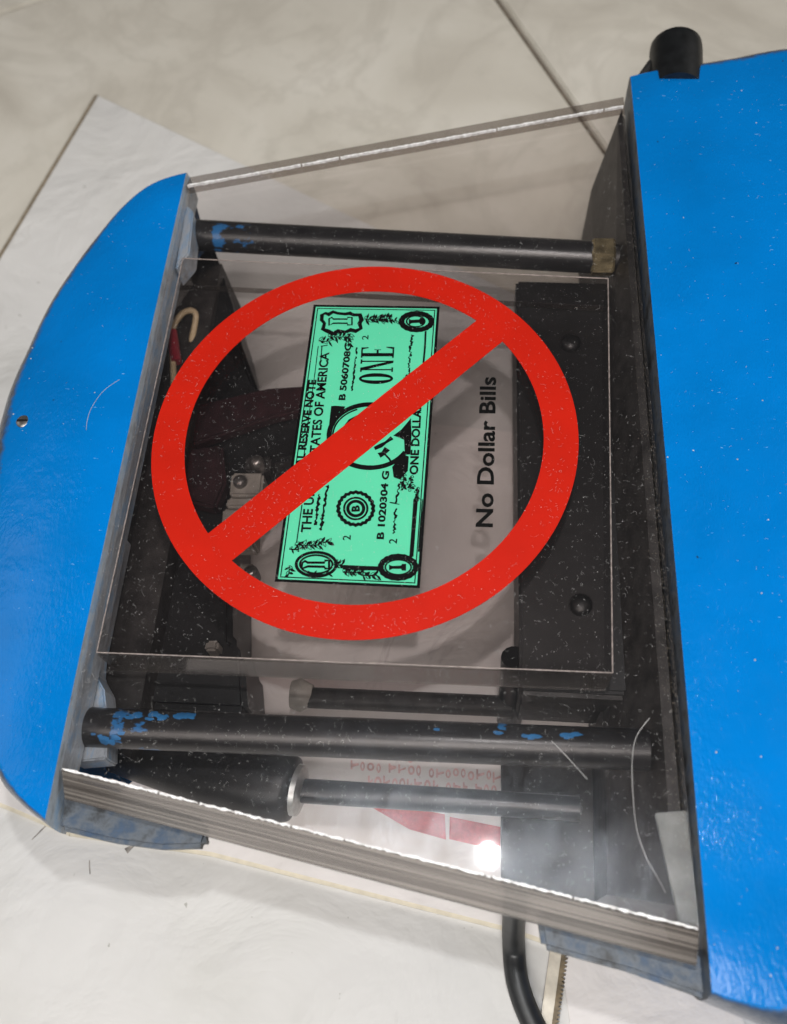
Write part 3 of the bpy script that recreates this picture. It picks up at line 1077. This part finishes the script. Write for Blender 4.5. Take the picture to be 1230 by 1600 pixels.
cluster(775, 960, 10, 18, 12, (12, 22))
# corner ornaments
pl = [(318, 100), (335, 92), (350, 98), (372, 85), (392, 92), (430, 96), (452, 92), (470, 100), (500, 100), (508, 125), (498, 140), (505, 165), (480, 178), (455, 172), (430, 182), (395, 178), (370, 190), (345, 178), (322, 168), (330, 140), (316, 125)]
pline(pl, 3.6, True, 0.25)
pline([(352, 118), (366, 112), (372, 120), (440, 120), (440, 112), (462, 112), (462, 148), (440, 148), (440, 140), (372, 140), (352, 150)], 1.6, True)
ell(772, 132, 72, 40, 5.0, 36, 0.02)
ell(768, 131, 44, 26, 1.4, 36)
blob([(735, 118), (745, 124), (785, 122), (790, 114), (808, 114), (808, 146), (790, 146), (785, 138), (748, 140), (735, 150)])
ell(290, 1298, 96, 58, 2.4, 36)
ell(290, 1298, 78, 44, 1.6, 36)
pline([(222, 1292), (236, 1282), (250, 1290), (330, 1290), (332, 1280), (352, 1280), (352, 1318), (332, 1318), (330, 1310), (250, 1308), (222, 1318)], 2.0, True)
ell(684, 1312, 84, 52, 4.4, 36, 0.02)
ell(684, 1312, 62, 36, 1.3, 36)
blob([(640, 1300), (655, 1306), (698, 1304), (702, 1296), (722, 1296), (722, 1328), (702, 1328), (698, 1320), (655, 1320), (640, 1328)])
for a_ in ((560, 120, 22, 16, 16), (620, 118, 18, 14, 14), (660, 128, 10, 6, 4), (400, 205, 30, 12, 16), (330, 225, 16, 10, 7), (445, 215, 10, 14, 5), (245, 1205, 34, 12, 18), (330, 1190, 16, 14, 8), (185, 1225, 14, 6, 5), (160, 1325, 10, 12, 6), (395, 1300, 12, 12, 9), (470, 1335, 30, 14, 18), (545, 1350, 22, 14, 12), (300, 1345, 30, 6, 8)):
    cluster(*a_)
pline([(420, 1312), (500, 1316), (600, 1318)], 3.0, jit=.3)
pline([(816, 178), (812, 260), (803, 352)], 1.6)
pline([(768, 985), (758, 1120), (747, 1262)], 3.2, jit=.15)
pline([(800, 985), (790, 1140), (782, 1238)], 1.0, jit=.5)
pline([(222, 1012), (208, 1110), (196, 1195)], 0.9)
pline([(318, 250), (312, 320)], 0.9)
pline([(300, 250), (280, 410), (250, 620), (225, 830)], 0.7)
pline([(312, 250), (345, 246)], 0.9)
# tiny print lines and signatures
def scribble(a, b, wd, amp, n):
    P = []
    for i in range(n):
        t = i / (n - 1)
        P.append((a[0] + (b[0] - a[0]) * t + random.uniform(-amp, amp), a[1] + (b[1] - a[1]) * t))
    pline(P, wd, jit=0.6)
scribble((462, 465), (480, 300), 1.3, 3, 26)
scribble((482, 290), (485, 256), 1.2, 3, 6)
scribble((715, 410), (728, 390), 2.6, 6, 6)
scribble((735, 385), (738, 300), 1.2, 5, 16)
scribble((738, 300), (752, 196), 1.5, 7, 22)
scribble((285, 1110), (305, 960), 1.9, 4, 22)
scribble((312, 1135), (345, 920), 2.0, 5, 28)
scribble((662, 1150), (672, 1030), 1.4, 6, 18)
scribble((690, 1010), (640, 1000), 0.8, 3, 5)
scribble((674, 1005), (690, 900), 1.3, 6, 16)
blob([(780, 575), (797, 570), (785, 560)])
art.build('banknote_engraving', M['ink'], sg)

# lettering: text fitted between a start and an end point, height along the letters' up direction
def text_into(mb, body, s, e, hgt, off=0.0, z=ZK + 0.02, xs=None):
    cu = bpy.data.curves.new('t', 'FONT')
    cu.body = body
    cu.size = 1
    cu.offset = off
    cu.resolution_u = 3
    ob = bpy.data.objects.new('t', cu)
    me = bpy.data.meshes.new_from_object(ob)
    xsv = [v.co.x for v in me.vertices]
    x0, x1 = min(xsv), max(xsv)
    d = (e - s)
    L = d.length
    d.normalize()
    up = Vector((-d.y, d.x, 0))
    cap = 0.73
    vs = []
    for v in me.vertices:
        p = s + d * ((v.co.x - x0) / (x1 - x0) * L) + up * (v.co.y / cap * hgt)
        vs.append((p.x, p.y, z))
    mb.add(vs, [tuple(p.vertices) for p in me.polygons])
    bpy.data.objects.remove(ob)
    bpy.data.curves.remove(cu)
    bpy.data.meshes.remove(me)
let = MB()
text_into(let, 'THE UNITED STATES OF AMERICA', Bp(262, 1145), Bp(352, 280), 2.9, 0.03)
text_into(let, 'FEDERAL RESERVE NOTE', Bp(206, 975), Bp(290, 412), 2.5, 0.045, ZK + 0.024)
text_into(let, 'B 5060708G', Bp(428, 510), Bp(459, 236), 2.05, 0.04)
text_into(let, 'B 1020304 G', Bp(613, 1178), Bp(640, 850), 2.05, 0.04)
text_into(let, '2', Bp(540, 219), Bp(541, 198), 2.1, 0.01)
text_into(let, '2', Bp(455, 1182), Bp(456, 1158), 2.4, 0.01)
text_into(let, '2', Bp(677, 1200), Bp(679, 1176), 2.4, 0.01)
text_into(let, 'ONE DOLLAR', Bp(777, 868), Bp(795, 520), 2.5, 0.038)
text_into(let, 'B', Bp(497, 1044), Bp(497, 1014), 2.3, 0.05)
# the tall serif ONE
def glyph(P, y0, y1, x_top0=497, x_base0=655):
    """points in 0..1 (along reading, up) -> crop"""
    out_ = []
    for u, v in P:
        y = y0 + (y1 - y0) * u
        sh_ = (430 - y) * 0.06
        out_.append((x_base0 + sh_ + (x_top0 - x_base0) * v, y))
    return out_
def gl(P, y0, y1):
    z = nz() + 0.02
    let.poly([Bp(*c, z) for c in glyph(P, y0, y1)])
def oring(y0, y1):
    z = nz() + 0.02
    n = 32
    A = glyph([(0.5 + 0.5 * math.cos(2 * math.pi * i / n), 0.5 + 0.52 * math.sin(2 * math.pi * i / n)) for i in range(n)], y0, y1)
    B_ = glyph([(0.5 + 0.17 * math.cos(2 * math.pi * i / n), 0.5 + 0.44 * math.sin(2 * math.pi * i / n)) for i in range(n)], y0, y1)
    let.add([Bp(*c, z) for c in A + B_], [(i, (i + 1) % n, n + (i + 1) % n, n + i) for i in range(n)])
oring(432, 380)
def R4(a, b, c, d_):
    return [(a, b), (c, b), (c, d_), (a, d_)]
for P in (R4(0.13, 0, 0.23, 1), R4(0, 0, 0.36, 0.05), R4(0, 0.95, 0.3, 1), [(0.08, 1), (0.34, 1), (0.92, 0), (0.72, 0)], R4(0.80, 0, 0.9, 1), R4(0.66, 0.95, 1, 1)):
    gl(P, 374, 314)
for P in (R4(0.12, 0, 0.42, 1), R4(0, 0, 0.95, 0.05), R4(0, 0.95, 0.92, 1), R4(0.42, 0.47, 0.72, 0.53), R4(0.68, 0.4, 0.74, 0.6), [(0.95, 0), (0.99, 0.24), (0.9, 0.24), (0.78, 0.05)], [(0.92, 1), (0.94, 0.78), (0.86, 0.78), (0.75, 0.95)]):
    gl(P, 306, 252)
let.build('banknote_lettering', M['ink'], sg)
cap_ = MB()
text_into(cap_, 'No Dollar Bills', Bp(1136, 1120), Bp(1152, 398), 4.95, 0.026, 0.12)
cap_.build('caption_lettering', M['ink'], sg)

# ------------------------------------------------------------------ loose things beside the machine
ts = MB()
zt = FL + 3.2
A_, B_ = pt(862, 1470, zt), pt(838, 1640, zt)
A2, B2 = pt(880, 1470, zt), pt(857, 1640, zt)
A3, B3 = pt(889, 1470, zt), pt(866, 1640, zt)
ts.prism([(v.x, v.y) for v in (A_, B_, B2, A2)], FL + 1.4, zt + 0.4)
st = ts.build('toothed_strip', M['strip'], bevel=0.3)
tag(st, 'narrow tan metal strip with a fine brown toothed edge beside the cord', 'strip')
td = MB()
ol = [(A2.x + .02, A2.y), (B2.x + .02, B2.y)]
nT = 26
for i in range(nT, -1, -1):
    a_ = A3.lerp(B3, i / nT)
    n_ = (A3 - A2).normalized() * 0.55
    ol.append((a_.x - n_.x, a_.y - n_.y))
    if i:
        b_ = A3.lerp(B3, (i - 0.5) / nT)
        ol.append((b_.x + n_.x, b_.y + n_.y))
td.prism(ol, FL + 1.4, zt - 0.1)
td.build('teeth', M['stripdark'], st)
wc = MB()
zw = FL + 2.4
cor = pts([(872, 1470), (900, 1660), (1180, 1690), (1168, 1610), (1160, 1588), (1148, 1578), (1128, 1570), (1000, 1490)], zw)
wc.prism([(v.x, v.y) for v in cor], FL + 1.35, zw)
wcard = wc.build('white_card', M['card'], bevel=0.2)
tag(wcard, 'white card with a rounded corner next to the toothed strip', 'card')

# ------------------------------------------------------------------ lint and dust on the upper faces
dg = bpy.context.evaluated_depsgraph_get()
trees = []
for o in (lobj, robj):
    vs = [o.data.vertices[i].co.copy() for i in range(len(o.data.vertices))]
    trees.append(BVHTree.FromPolygons(vs, [tuple(p.vertices) for p in o.data.polygons]))
def inside(poly, x, y):
    r = False
    n = len(poly)
    for i in range(n):
        a, b = poly[i], poly[(i + 1) % n]
        if (a.y > y) != (b.y > y) and x < (b.x - a.x) * (y - a.y) / (b.y - a.y) + a.x:
            r = not r
    return r
def top_z(x, y):
    if inside(PL, x, y):
        return 0.3
    for t in trees:
        h = t.ray_cast(Vector((x, y, 300)) * MM, Vector((0, 0, -1)))
        if h[0] is not None and h[1].z > 0.6:
            return h[0].z / MM - TOP + 0.06
    return None
lint = MB()
def fibre(x, y, ln, wd, curl, zb):
    a = random.uniform(0, 6.28)
    n = 7
    P = []
    k = random.gauss(0, curl * 0.7)
    wv = random.uniform(-0.6, 0.6)
    px_, py_ = x, y
    for i in range(n):
        P.append(Vector((px_, py_, zb + 0.05 + 0.25 * random.random() * (0 < i < n - 1))))
        px_ += math.cos(a) * ln / n
        py_ += math.sin(a) * ln / n
        a += k + wv * math.sin(i * 1.7) + random.gauss(0, 0.2)
    L, R2 = [], []
    for i in range(n):
        d = (P[min(i + 1, n - 1)] - P[max(i - 1, 0)])
        d.z = 0
        if d.length < 1e-6:
            d = Vector((1, 0, 0))
        d.normalize()
        nn = Vector((-d.y, d.x, 0)) * wd * 0.5
        L.append(P[i] + nn)
        R2.append(P[i] - nn)
    lint.add(L + R2, [(i, i + 1, n + i + 1, n + i) for i in range(n - 1)])
def speck(x, y, r, zb):
    n = 5
    ring = [(x + r * random.uniform(.6, 1.2) * math.cos(i * 1.2566), y + r * random.uniform(.6, 1.2) * math.sin(i * 1.2566), zb) for i in range(n)]
    lint.add(ring + [(x, y, zb + r * 0.5)], [(i, (i + 1) % n, n) for i in range(n)])
cnt = 0
while cnt < 4800:
    x, y = random.uniform(-73, 93), random.uniform(-132, 140)
    if not inside(PL, x, y):
        continue
    dens = (0.5 + 0.3 * (y < 0)) * (0.3 + 1.7 * (mnoise.noise(Vector((x, y, 3)) * 0.045) + 0.5))
    if random.random() > dens:
        continue
    fibre(x, y, random.choice((random.uniform(0.3, 0.9), random.uniform(0.3, 1.2), random.uniform(0.8, 2.4))), random.uniform(0.014, 0.038), 0.7, 0.27)
    cnt += 1
cnt = 0
while cnt < 3400:
    x, y = random.uniform(-73, 93), random.uniform(-132, 140)
    if inside(PL, x, y):
        speck(x, y, random.choice((0.03, 0.04, 0.05, 0.05, 0.07, 0.13)), 0.27)
        cnt += 1
for k in range(620):
    x = random.choice((random.uniform(-122, -72), random.uniform(86, 145), random.uniform(86, 145)))
    y = random.uniform(-145, 155)
    z = top_z(x, y)
    if z is None:
        continue
    if random.random() < 0.6:
        fibre(x, y, random.uniform(0.3, 1.2), random.uniform(0.02, 0.05), 0.7, z)
    else:
        speck(x, y, random.choice((0.04, 0.05, 0.05, 0.06, 0.06, 0.16, 0.3)), z)
lo = lint.build('lint_dust', M['lint'])
tag(lo, 'pale lint fibres and dust scattered over the cover and blue paint', 'lint', kind='stuff')
lint = MB()
# grit gathered along the cover's joint with the main casting
for k in range(3000):
    t = random.random() ** 0.6
    b = PL[1].lerp(PL[2], t)
    x = b.x - abs(random.gauss(0, 1.7)) - 0.15
    if inside(PL, x, b.y):
        speck(x, b.y, random.choice((0.04, 0.06, 0.08, 0.11)), 0.27)
for k in range(500):
    t = random.random()
    b = PL[0].lerp(PL[3], t)
    x = b.x + abs(random.gauss(0, 1.6)) + 0.2
    if inside(PL, x, b.y):
        speck(x, b.y, random.choice((0.05, 0.08, 0.11)), 0.27)
go = lint.build('edge_grit', M['grit'])
tag(go, 'brown grit packed along the cover joints beside the blue castings', 'grit', kind='stuff')

def hair(pxs, wd, label, zfun):
    P = []
    c = arc_pts([Vector((a, b, 0)) for a, b in pxs], 6)
    for q in c:
        v = pt(q.x, q.y, 0)
        for _ in range(2):
            z = zfun(v.x, v.y)
            v = pt(q.x, q.y, z)
        P.append(Vector((v.x, v.y, z + wd)))
    mb = MB()
    mb.tube(P, wd, 6)
    o = mb.build('hair', M['lint'])
    tag(o, label, 'hair')
hair([(1015, 1122), (995, 1150), (988, 1185), (989, 1240), (995, 1295), (1010, 1340), (1028, 1372), (1040, 1395)], 0.075, 'long curved pale hair on the cover beside the corner plate', lambda x, y: 0.3)
hair([(862, 1158), (880, 1176), (900, 1198), (918, 1218)], 0.08, 'short straight pale bristle on the cover above the front rod', lambda x, y: 0.3)
hair([(187, 593), (163, 610), (145, 634), (137, 655), (135, 672)], 0.06, 'curved pale hair lying on the small blue end casting', lambda x, y: (top_z(x, y) or 6.0) + 0.05)
bpy.context.view_layer.update()
